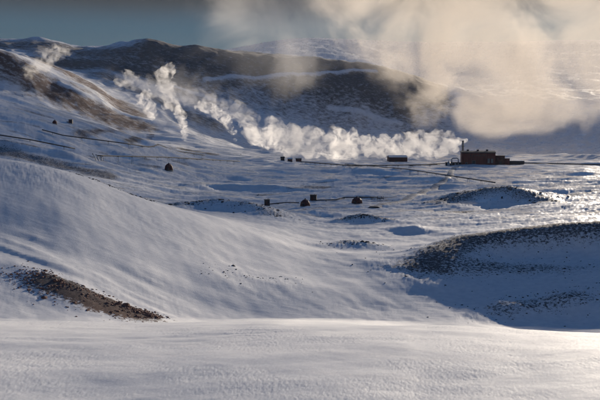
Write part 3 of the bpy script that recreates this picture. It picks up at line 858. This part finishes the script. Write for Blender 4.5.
def road(pix, w, name='road', lift=.7):
    P = [ground(px, rw, 250) for px, rw in pix]
    P = resample([Vector((q.x, q.y, 0)) for q in P if q is not None], 5.0)
    vs, fs = [], []
    prof = [(-.5 * w - 2.5, -.5), (-.5 * w, lift), (0, lift + .1), (.5 * w, lift), (.5 * w + 2.5, -.5)]
    n = len(prof)
    for i, q in enumerate(P):
        t = (P[min(i + 1, len(P) - 1)] - P[max(i - 1, 0)]).normalized(); s_ = Vector((-t.y, t.x, 0))
        zn = [zat(P[j].x, P[j].y) for j in range(max(0, i - 3), min(len(P), i + 4))]; z = max(zat(q.x, q.y), sum(zn) / len(zn))
        for o_, dz in prof:
            v = q + s_ * -o_; vs.append((v.x, v.y, (zat(v.x, v.y) if dz < 0 else z) + dz))
    for i in range(len(P) - 1):
        for j in range(n - 1): fs.append((i * n + j, i * n + j + 1, (i + 1) * n + j + 1, (i + 1) * n + j))
    tag(mesh_obj(name, vs, fs, M_road, None, True), kind='structure')
road([(374, 208), (390, 203.5), (408, 198.5), (422, 192.5), (441, 183.5), (447, 177), (453, 170), (458, 166.5)], 5.5, 'road', .55)

# ---------------------------------------------------------------- stones
def stone_arrays(n_sub=1):
    bm = bmesh.new(); bmesh.ops.create_icosphere(bm, subdivisions=n_sub, radius=1.0)
    v = np.array([q.co[:] for q in bm.verts]); f = np.array([[w.index for w in q.verts] for q in bm.faces]); bm.free()
    return v, f
SV, SF = stone_arrays(1)
SV2, SF2 = stone_arrays(3)

def boulder(loc, size, label, mat, group=None):
    off = rng.uniform(-50, 50, 3)
    v = SV2.copy()
    nn = np.array([mnoise.noise(Vector(q * 1.3 + off)) + .5 * mnoise.noise(Vector(q * 3.1 + off)) for q in v])
    v = v * (1 + .42 * nn)[:, None]
    v = np.round(v * 3.2) / 3.2 * .45 + v * .55
    v = v * np.array([size * rng.uniform(.8, 1.3), size * rng.uniform(.8, 1.2), size * rng.uniform(.6, .85)])
    o = mesh_obj('boulder', v, SF2.tolist(), mat)
    o.location = (loc[0], loc[1], loc[2] + size * .25); o.rotation_euler = (0, 0, rng.uniform(0, 6.28))
    tag(o, label, 'boulder', group)
    return o

def scatter(name, centers, sizes, mat, label):
    V, Fc = [], []
    for i, (c, sz) in enumerate(zip(centers, sizes)):
        a_ = rng.uniform(0, 6.28); ca, sa = math.cos(a_), math.sin(a_)
        v = SV * (1 + rng.uniform(-.32, .32, (len(SV), 1))) * np.array([rng.uniform(.7, 1.4), rng.uniform(.7, 1.3), rng.uniform(.45, .85)]) * sz
        v = np.stack([v[:, 0] * ca - v[:, 1] * sa, v[:, 0] * sa + v[:, 1] * ca, v[:, 2]], -1)
        V.append(v + np.array(c)); Fc.append(SF + i * len(SV))
    V = np.concatenate(V); Fc = np.concatenate(Fc)
    o = mesh_obj(name, V, Fc.tolist(), mat)
    tag(o, label, None, None, 'stuff')
    return o

def spots_on(k, n, wide=1.0, lo=0.25):
    """points of the terrain on one of the MOUNDS, denser towards its crest line"""
    pts, wf, wb, br, ro = MOUNDS_W[k]
    seg = rng.integers(0, len(pts) - 1, n); t = rng.uniform(0, 1, n)
    A_ = np.array(pts)
    c = A_[seg] * (1 - t[:, None]) + A_[seg + 1] * t[:, None]
    ang = rng.uniform(0, 6.28, n); q = np.abs(rng.normal(0, .55, n)) * wide
    off = np.where(np.sin(ang) < 0, wf, wb) * q
    x = c[:, 0] + off * np.cos(ang); y = c[:, 1] + off * np.sin(ang)
    clump = fbm(x / 5.0, y / 5.0, 3) + .5 * fbm(x / 17.0, y / 17.0, 2)
    keep = clump > lo - .35
    x, y = x[keep], y[keep]
    return np.stack([x, y, height(x, y)], -1)

c_ = spots_on(SCREE_AT, 7500, 1.0, .0)
scatter('scree', c_, np.exp(rng.normal(-2.05, .55, len(c_))), M_bstone, 'brown frost-broken scree on the bare patch of the near left slope')
for j, (k_, n_, sz) in enumerate(((0, 3200, -1.7), (1, 1300, -1.75), (2, 1300, -1.8), (3, 900, -.9), (4, 800, -1.05), (5, 420, -1.2), (6, 320, -1.4), (9, 420, -1.35), (7, 150, -1.7))):
    c_ = spots_on(k_, n_, 1.05, .25)
    if k_ == 0:
        c_ = c_[c_[:, 0] < 330]
    scatter('rubble', c_, np.exp(rng.normal(sz, .45, len(c_))), M_stone,
            ['dark lava rubble poking through the snow of the big right rim', 'dark rubble on the low hump inside the right hollow', 'dark rubble on the lowest mound at the right',
             'dark rubble on the far mound below the plant', 'dark rubble on the left mound by the huts', 'dark rubble on the small knoll right of centre',
             'scattered rubble on the low knoll below centre', 'dark rubble strip on the crest of the left hill', 'sparse stones on the smooth slope left of centre'][j])
for px, rw, sz, lab in ((118.5, 304.5, .62, 'blocky brown boulder on the upper edge of the bare patch, left of a pair'),
                        (126.5, 306.0, .72, 'largest brown boulder on the upper edge of the bare patch'),
                        (104.0, 299.0, .42, 'small brown boulder on the upper edge of the bare patch'),
                        (97.0, 296.5, .34, 'smallest brown boulder high on the edge of the bare patch'),
                        (150.5, 316.5, .34, 'brown boulder near the lower right tip of the bare patch')):
    q = ground(px, rw, 70)
    boulder(q, sz, lab, M_bstone)

# ---------------------------------------------------------------- steam
def steam_mat(name, density, aniso=.45, size=60.0, cover=.5, soft=.25, flat=False, step=.2, gain=1.0, fade=None, col=(.97, .965, .96), ragged=.58):
    """fade: list of (axis, from, to) in metres of the object's own axes; density falls to nothing at 'from'"""
    m, nt, out = new_mat(name); L = nt.links.new
    v = N(nt, 'ShaderNodeVolumePrincipled'); v.inputs['Color'].default_value = col + (1,)
    v.inputs['Anisotropy'].default_value = aniso
    if flat:
        v.inputs['Density'].default_value = density
    else:
        geo = N(nt, 'ShaderNodeNewGeometry')
        n = N(nt, 'ShaderNodeTexNoise', Scale=1.0 / size, Detail=5.0, Roughness=ragged, Distortion=.7)
        L(geo.outputs['Position'], n.inputs['Vector'])
        val = n.outputs['Fac']
        if gain != 1.0:
            gn = N(nt, 'ShaderNodeMath', operation='MULTIPLY_ADD'); L(val, gn.inputs[0]); gn.inputs[1].default_value = gain; gn.inputs[2].default_value = .5 - .5 * gain
            val = gn.outputs[0]
        if fade:
            tc = N(nt, 'ShaderNodeTexCoord'); sp = N(nt, 'ShaderNodeSeparateXYZ'); L(tc.outputs['Object'], sp.inputs[0])
            f = None
            for ax, a_, b_ in fade:
                r = N(nt, 'ShaderNodeMapRange', interpolation_type='SMOOTHSTEP')
                if isinstance(ax, tuple):
                    dt = N(nt, 'ShaderNodeVectorMath', operation='DOT_PRODUCT'); L(tc.outputs['Object'], dt.inputs[0]); dt.inputs[1].default_value = ax
                    L(dt.outputs['Value'], r.inputs['Value'])
                else:
                    L(sp.outputs[ax], r.inputs['Value'])
                if a_ < b_:
                    r.inputs['From Min'].default_value = a_; r.inputs['From Max'].default_value = b_
                else:
                    r.inputs['From Min'].default_value = b_; r.inputs['From Max'].default_value = a_
                    r.inputs['To Min'].default_value = 1; r.inputs['To Max'].default_value = 0
                if f is None: f = r.outputs['Result']
                else:
                    mu = N(nt, 'ShaderNodeMath', operation='MULTIPLY'); L(f, mu.inputs[0]); L(r.outputs['Result'], mu.inputs[1]); f = mu.outputs[0]
            ma = N(nt, 'ShaderNodeMath', operation='MULTIPLY_ADD'); L(f, ma.inputs[0]); ma.inputs[1].default_value = .55; ma.inputs[2].default_value = -.55
            ad = N(nt, 'ShaderNodeMath', operation='ADD'); L(ma.outputs[0], ad.inputs[0]); L(val, ad.inputs[1]); val = ad.outputs[0]
        mr = N(nt, 'ShaderNodeMapRange', interpolation_type='SMOOTHSTEP')
        mr.inputs['From Min'].default_value = cover; mr.inputs['From Max'].default_value = cover + soft
        mr.inputs['To Max'].default_value = density
        L(val, mr.inputs['Value']); L(mr.outputs['Result'], v.inputs['Density'])
    L(v.outputs[0], out.inputs['Volume'])
    m.cycles.volume_step_rate = step
    return m

def at_depth(px, row, y):
    dx, dy, dz = ray(px, row)
    k = y / dy
    return Vector((dx * k, y, dz * k))

def steam(name, blobs, mat, voxel, lumps, label, cat='steam', group=None, depth=1.0):
    """blobs: (photo column, row, distance, radius in metres); lumps: (size, strength) pairs"""
    bm = bmesh.new()
    c0 = Vector((0, 0, 0))
    pts = [at_depth(p, r, y) for p, r, y, _ in blobs]
    for q in pts: c0 += q / len(pts)
    for q, (_, _, _, rad) in zip(pts, blobs):
        mt = Matrix.Translation(q - c0) @ Matrix.Diagonal((rad, rad * depth, rad, 1))
        bmesh.ops.create_icosphere(bm, subdivisions=2, radius=1.0, matrix=mt)
    o = bm_obj(name, bm, mat)
    o.location = c0
    rm = o.modifiers.new('merge', 'REMESH'); rm.mode = 'VOXEL'; rm.voxel_size = voxel
    for k, (sz, st) in enumerate(lumps):
        tx = bpy.data.textures.new(name + '_lump', 'CLOUDS'); tx.noise_scale = sz; tx.noise_depth = 2
        dm = o.modifiers.new('lump', 'DISPLACE'); dm.texture = tx; dm.texture_coords = 'GLOBAL'; dm.strength = st; dm.mid_level = .5
    dg = bpy.context.evaluated_depsgraph_get()
    me = bpy.data.meshes.new_from_object(o.evaluated_get(dg))
    o.modifiers.clear(); o.data = me
    if not me.materials: me.materials.append(mat)
    tag(o, label, cat, group)
    return o

def puffs(spine, y, jitter=6, extra=3, dy=22, small=(.3, .55), grow=1.3):
    """spine: (column, row, radius m)"""
    k = y / F; bl = []
    spine = [(p, r, a * grow) for p, r, a in spine]
    fine = [spine[0]]
    for (p0, r0, a0), (p1, r1, a1) in zip(spine[:-1], spine[1:]):
        n = max(1, round(math.hypot(p1 - p0, r1 - r0) * k / (.7 * min(a0, a1))))
        if n > 4: n = 1
        for q in range(1, n + 1): fine.append((p0 + (p1 - p0) * q / n, r0 + (r1 - r0) * q / n, a0 + (a1 - a0) * q / n))
    for p, r, rad in fine:
        bl.append((p, r, y + random.uniform(-dy, dy), rad))
        for _ in range(extra):
            a_ = random.uniform(0, 6.28); q = rad / k * random.uniform(.6, 1.05)
            bl.append((p + q * math.cos(a_), r + q * math.sin(a_) * .9, y + random.uniform(-dy, dy), rad * random.uniform(*small)))
    return bl

BY = PLANT.y + 250
M_dense = steam_mat('dense_steam', .066, .74, 22, .44, .22, step=.06, ragged=.66)
steam('steam_bank', puffs([(466.5, 140.5, 4), (463, 141, 5), (459, 141.5, 6), (455, 142, 7), (451, 145, 12), (446, 143, 16), (441, 148, 17), (436, 141, 18), (430, 149, 18), (424, 143, 19), (417, 148, 20), (417, 137, 14),
       (409, 147, 20), (400, 145, 20), (392, 149, 18), (384, 146, 20), (376, 148, 20), (368, 145, 21), (361, 149, 20), (352, 144, 21), (344, 150, 20), (336, 137, 19), (336, 149, 20), (328, 146, 22),
       (318, 142, 20), (311, 149, 20), (308, 135, 18), (300, 143, 20), (292, 132, 18), (290, 146, 18), (282, 138, 20), (272, 126, 18), (272, 140, 18), (263, 132, 18), (254, 137, 14), (250, 124, 13), (243, 118, 11)], BY, extra=4, small=(.32, .6), grow=1.14),
      M_dense, 2.7, [(22, 16), (9, 8), (5, 4)], 'long low bank of dense white steam streaming from the plant chimney')

# the drifting cloud over the hills behind the plant
def cloud():
    bl = []
    y = 2500; k = y / F
    for i in range(200):
        p = random.uniform(300, 668); f = (p - 300) / 368
        r = random.uniform(-45, 128 + 12 * f)
        if p < 352 and r > 60: continue
        bl.append((p, r, y + random.uniform(-110, 110), random.uniform(85, 120)))
    c = sum((at_depth(p, r, q) for p, r, q, _ in bl), Vector()) / len(bl)
    X = lambda p: (p - 300) * k - c.x
    Z = lambda r: (HORIZON - r) * k - c.z
    m = steam_mat('thin_steam', .0074, .35, 190, .14, .58, gain=2.0, ragged=.60, step=.2,
                  fade=[((1, 0, .85), X(352) + .85 * Z(100), X(455) + .85 * Z(100)), (0, X(668), X(610)), ((-.12, 0, 1), Z(168) - .12 * X(500), Z(104) - .12 * X(500)), (2, Z(-60), Z(0)), (1, -190, -30), (1, 190, 30)], col=(.96, .90, .82))
    return steam('steam_cloud', bl, m, 18.0, [(120, 40)], 'huge tan cloud of drifting steam hanging over the hills behind the plant')
cloud()

def plume(spine, label, mat, y=None, voxel=2.6, lumps=((14, 10), (6, 5)), extra=3):
    if y is None:
        g_ = ground(spine[0][0], spine[0][1] + 3, 800); y = g_.y - 10
    return steam('steam_plume', puffs(spine, y, extra=extra), mat, voxel, list(lumps), label, group=None)
M_plume = steam_mat('plume_steam', .062, .68, 18, .46, .20, step=.22, ragged=.68)
M_wisp = steam_mat('wispy_steam', .030, .64, 22, .45, .24, step=.22, ragged=.68)
plume([(185, 138, 5), (184, 132, 7), (183, 124, 9), (181, 115, 10), (176, 108, 10), (170, 102, 13), (167, 93, 14), (165, 84, 13), (163, 76, 13), (169, 70, 13)], 'tallest leaning steam plume rising from the snowy slope on the left', M_plume)
plume([(152, 114, 12), (149, 107, 14), (143, 99, 13), (147, 92, 9)], 'short puffy steam plume left of the tallest plume', M_plume)
plume([(117, 82, 9), (124, 86, 9), (130, 80, 12), (126, 73, 10), (136, 78, 9)], 'small ragged steam puff highest on the left mountainside', M_wisp)
plume([(235, 140, 5), (233, 132, 8), (228, 124, 10), (221, 116, 12), (213, 110, 13), (204, 106, 12), (198, 106, 9)], 'steam plume bending left beside the big white bank', M_plume)
plume([(196, 122, 7), (191, 128, 8), (203, 118, 8), (209, 124, 7)], 'faint wisp of steam between two taller plumes', M_wisp)
plume([(240, 110, 9), (235, 108, 8), (231, 112, 6)], 'curled little steam puff above the left end of the bank', M_wisp)
plume([(30, 74, 12), (36, 68, 14), (44, 62, 16), (50, 55, 14), (60, 52, 12), (67, 51, 8)], 'pale wisp of steam on the far left ridge', M_wisp, lumps=((30, 22), (10, 8)))
plume([(252, 119, 13), (238, 113, 14), (222, 107, 15), (205, 101, 16), (190, 97, 15), (175, 93, 16), (158, 89, 14), (140, 85, 14), (122, 78, 12)], 'ragged diagonal band of thin steam linking the separate plumes on the left', M_wisp, y=1560, lumps=((26, 20), (9, 8)))

def veil(y, p0, p1, r0, r1, dens, n, label, size=150, rad=(50, 80)):
    k = y / F; bl = []
    for i in range(n):
        bl.append((random.uniform(p0, p1), random.uniform(r0, r1), y + random.uniform(-70, 70), random.uniform(*rad)))
    c = sum((at_depth(p, r, q) for p, r, q, _ in bl), Vector()) / len(bl)
    X = lambda p: (p - 300) * k - c.x
    Z = lambda r: (HORIZON - r) * k - c.z
    m = steam_mat('veil_steam', dens, .3, size, .18, .55, gain=2.2, ragged=.6, step=.3, col=(.97, .95, .92),
                  fade=[(0, X(p0) - 40, X(p0) + 160), (0, X(p1) + 40, X(p1) - 160), (2, Z(r1) - 40, Z(r1) + 110), (2, Z(r0) + 40, Z(r0) - 60), (1, -150, -20), (1, 150, 20)])
    return steam('steam_veil', bl, m, 16.0, [(90, 45)], label)
veil(2150, 185, 420, -50, 95, .0036, 160, 'thin veil of steam drifting over the dark mountain at centre', 190)
veil(BY - 85, 255, 455, 148, 163, .006, 40, 'low ground mist along the foot of the white steam bank', 45, (14, 20))
veil(1500, 100, 250, 66, 140, .0055, 60, 'thin mist around the separate steam plumes on the left slope', 60, (30, 45))

def blowing_snow():
    na, nd = 120, 26
    az = np.linspace(math.radians(-24), math.radians(24), na); d = np.linspace(27, 55, nd)
    A, Dm = np.meshgrid(az, d); A = A.ravel(); Dm = Dm.ravel()
    x = Dm * np.sin(A); y = Dm * np.cos(A); z = height(x, y)
    e = np.minimum(sstep(27, 36, Dm), 1 - sstep(50, 55, Dm)) * np.minimum(sstep(-24, -20, np.degrees(A)), 1 - sstep(20, 24, np.degrees(A)))
    top = z + .07 + e * (.16 + .16 * fbm(x / 5, y / 3, 3))
    bot = z - .25
    V = np.concatenate([np.stack([x, y, top], -1), np.stack([x, y, bot], -1)])
    n = na * nd; fs = []
    for i in range(nd - 1):
        for j in range(na - 1):
            a = i * na + j
            fs.append((a, a + 1, a + na + 1, a + na)); fs.append((n + a, n + a + na, n + a + na + 1, n + a + 1))
    ring = [j for j in range(na)] + [i * na + na - 1 for i in range(1, nd)] + [(nd - 1) * na + j for j in range(na - 2, -1, -1)] + [i * na for i in range(nd - 2, 0, -1)]
    for a, b in zip(ring, ring[1:] + ring[:1]): fs.append((b, a, n + a, n + b))
    m, nt, out = new_mat('spindrift'); L = nt.links.new
    v = N(nt, 'ShaderNodeVolumePrincipled'); v.inputs['Color'].default_value = (.97, .97, .97, 1); v.inputs['Anisotropy'].default_value = .4
    geo = N(nt, 'ShaderNodeNewGeometry'); mp = N(nt, 'ShaderNodeMapping'); mp.inputs['Rotation'].default_value = (0, 0, math.radians(-12)); mp.inputs['Scale'].default_value = (.12, .55, .5)
    L(geo.outputs['Position'], mp.inputs['Vector'])
    no = N(nt, 'ShaderNodeTexNoise', Scale=1.0, Detail=4.0, Roughness=.6, Distortion=.4); L(mp.outputs[0], no.inputs['Vector'])
    mr = N(nt, 'ShaderNodeMapRange', interpolation_type='SMOOTHSTEP'); mr.inputs['From Min'].default_value = .44; mr.inputs['From Max'].default_value = .72; mr.inputs['To Max'].default_value = .15
    L(no.outputs['Fac'], mr.inputs['Value']); L(mr.outputs['Result'], v.inputs['Density']); L(v.outputs[0], out.inputs['Volume'])
    m.cycles.volume_step_rate = .12
    o = mesh_obj('blowing_snow', V, fs, m)
    tag(o, 'spindrift blowing low over the crest of the near snow slope', None, None, 'stuff')
blowing_snow()

def haze():
    m, nt, out = new_mat('haze_air')
    v = N(nt, 'ShaderNodeVolumePrincipled'); v.inputs['Color'].default_value = (.84, .90, .98, 1); v.inputs['Density'].default_value = .9e-5; v.inputs['Anisotropy'].default_value = .2
    nt.links.new(v.outputs[0], out.inputs['Volume'])
    bm = bmesh.new()
    bmesh.ops.create_cube(bm, size=1.0, matrix=Matrix.Translation((0, 0, (LOWEST - 1 + 1400) / 2)) @ Matrix.Diagonal((32000, 32000, 1401 - LOWEST, 1)))
    tag(bm_obj('haze', bm, m), kind='stuff')
haze()

# ---------------------------------------------------------------- sky
def build_world():
    w = bpy.data.worlds.new('World'); scene.world = w; w.use_nodes = True
    nt = w.node_tree; nt.nodes.clear(); L = nt.links.new
    out = N(nt, 'ShaderNodeOutputWorld'); bg = N(nt, 'ShaderNodeBackground', Strength=.098)
    sky = N(nt, 'ShaderNodeTexSky'); sky.sky_type = 'NISHITA'
    sky.sun_disc = False; sky.sun_elevation = SUN_EL; sky.sun_rotation = SUN_AZ
    sky.altitude = 500; sky.air_density = 1.0; sky.dust_density = .3; sky.ozone_density = 5.0
    hs = N(nt, 'ShaderNodeHueSaturation', Saturation=1.05); L(sky.outputs[0], hs.inputs['Color'])
    tc = N(nt, 'ShaderNodeTexCoord')
    sp = N(nt, 'ShaderNodeSeparateXYZ'); L(tc.outputs['Generated'], sp.inputs[0])
    # a cloud layer seen from below: direction divided by its height
    zz = N(nt, 'ShaderNodeMath', operation='ADD'); L(sp.outputs[2], zz.inputs[0]); zz.inputs[1].default_value = .07
    zm = N(nt, 'ShaderNodeMath', operation='MAXIMUM'); L(zz.outputs[0], zm.inputs[0]); zm.inputs[1].default_value = .02
    cb = N(nt, 'ShaderNodeCombineXYZ')
    for i in (0, 1):
        dv = N(nt, 'ShaderNodeMath', operation='DIVIDE'); L(sp.outputs[i], dv.inputs[0]); L(zm.outputs[0], dv.inputs[1]); L(dv.outputs[0], cb.inputs[i])
    no = N(nt, 'ShaderNodeTexNoise', Scale=.62, Detail=7.0, Roughness=.55, Distortion=.4); L(cb.outputs[0], no.inputs['Vector'])
    mr = N(nt, 'ShaderNodeMapRange', interpolation_type='SMOOTHSTEP'); L(no.outputs['Fac'], mr.inputs['Value'])
    mr.inputs['From Min'].default_value = .26; mr.inputs['From Max'].default_value = .46; mr.inputs['To Max'].default_value = .94
    ov = N(nt, 'ShaderNodeMapRange', interpolation_type='SMOOTHSTEP'); L(sp.outputs[2], ov.inputs['Value'])
    ov.inputs['From Min'].default_value = .125; ov.inputs['From Max'].default_value = .165
    up = N(nt, 'ShaderNodeMapRange', interpolation_type='SMOOTHSTEP'); L(sp.outputs[2], up.inputs['Value'])
    up.inputs['From Min'].default_value = .30; up.inputs['From Max'].default_value = .55; up.inputs['To Min'].default_value = 1; up.inputs['To Max'].default_value = .15
    ou = N(nt, 'ShaderNodeMath', operation='MULTIPLY'); L(ov.outputs['Result'], ou.inputs[0]); L(up.outputs['Result'], ou.inputs[1])
    lo = N(nt, 'ShaderNodeMapRange', interpolation_type='SMOOTHSTEP'); L(sp.outputs[2], lo.inputs['Value'])
    lo.inputs['From Min'].default_value = .12; lo.inputs['From Max'].default_value = .30; lo.inputs['To Min'].default_value = .9; lo.inputs['To Max'].default_value = 0
    hb = N(nt, 'ShaderNodeMix', data_type='RGBA'); L(lo.outputs['Result'], hb.inputs['Factor']); L(hs.outputs[0], hb.inputs['A']); hb.inputs['B'].default_value = (.20, .56, .82, 1)
    mu = N(nt, 'ShaderNodeMath', operation='MULTIPLY'); L(mr.outputs['Result'], mu.inputs[0]); L(ou.outputs[0], mu.inputs[1])
    cr = N(nt, 'ShaderNodeValToRGB'); L(no.outputs['Fac'], cr.inputs['Fac'])
    cr.color_ramp.elements[0].position = .4; cr.color_ramp.elements[1].position = .75
    cr.color_ramp.elements[0].color = (.34, .36, .40, 1); cr.color_ramp.elements[1].color = (.17, .18, .21, 1)
    mx = N(nt, 'ShaderNodeMix', data_type='RGBA'); L(mu.outputs[0], mx.inputs['Factor']); L(hb.outputs['Result'], mx.inputs['A']); L(cr.outputs['Color'], mx.inputs['B'])
    L(mx.outputs['Result'], bg.inputs['Color'])
    L(bg.outputs[0], out.inputs['Surface'])
build_world()

sl = bpy.data.lights.new('sun', 'SUN'); sl.energy = 5.0; sl.angle = math.radians(.53); sl.color = (1.0, .865, .70)
so = bpy.data.objects.new('sun', sl); COL.objects.link(so)
sd = Vector((math.sin(SUN_AZ) * math.cos(SUN_EL), math.cos(SUN_AZ) * math.cos(SUN_EL), math.sin(SUN_EL)))
so.rotation_euler = sd.to_track_quat('Z', 'Y').to_euler()
so.location = (600, 300, 900)

cd = bpy.data.cameras.new('camera'); cd.sensor_width = 36.0; cd.lens = 36.0 * F / 600.0
cd.clip_start = .1; cd.clip_end = 80000
cam = bpy.data.objects.new('camera', cd); COL.objects.link(cam)
cam.location = (0, 0, 0); cam.rotation_euler = (math.pi / 2 - PITCH, 0, 0)
scene.camera = cam

vs = scene.view_settings
vs.view_transform = 'Standard'; vs.look = 'None'; vs.exposure = 0.13; vs.gamma = 1.0; vs.use_curve_mapping = False
scene.render.engine = 'CYCLES'
cy = scene.cycles
cy.use_denoising = True
cy.max_bounces = 10; cy.diffuse_bounces = 3; cy.volume_bounces = 5
cy.use_adaptive_sampling = True; cy.adaptive_threshold = .035; cy.adaptive_min_samples = 16
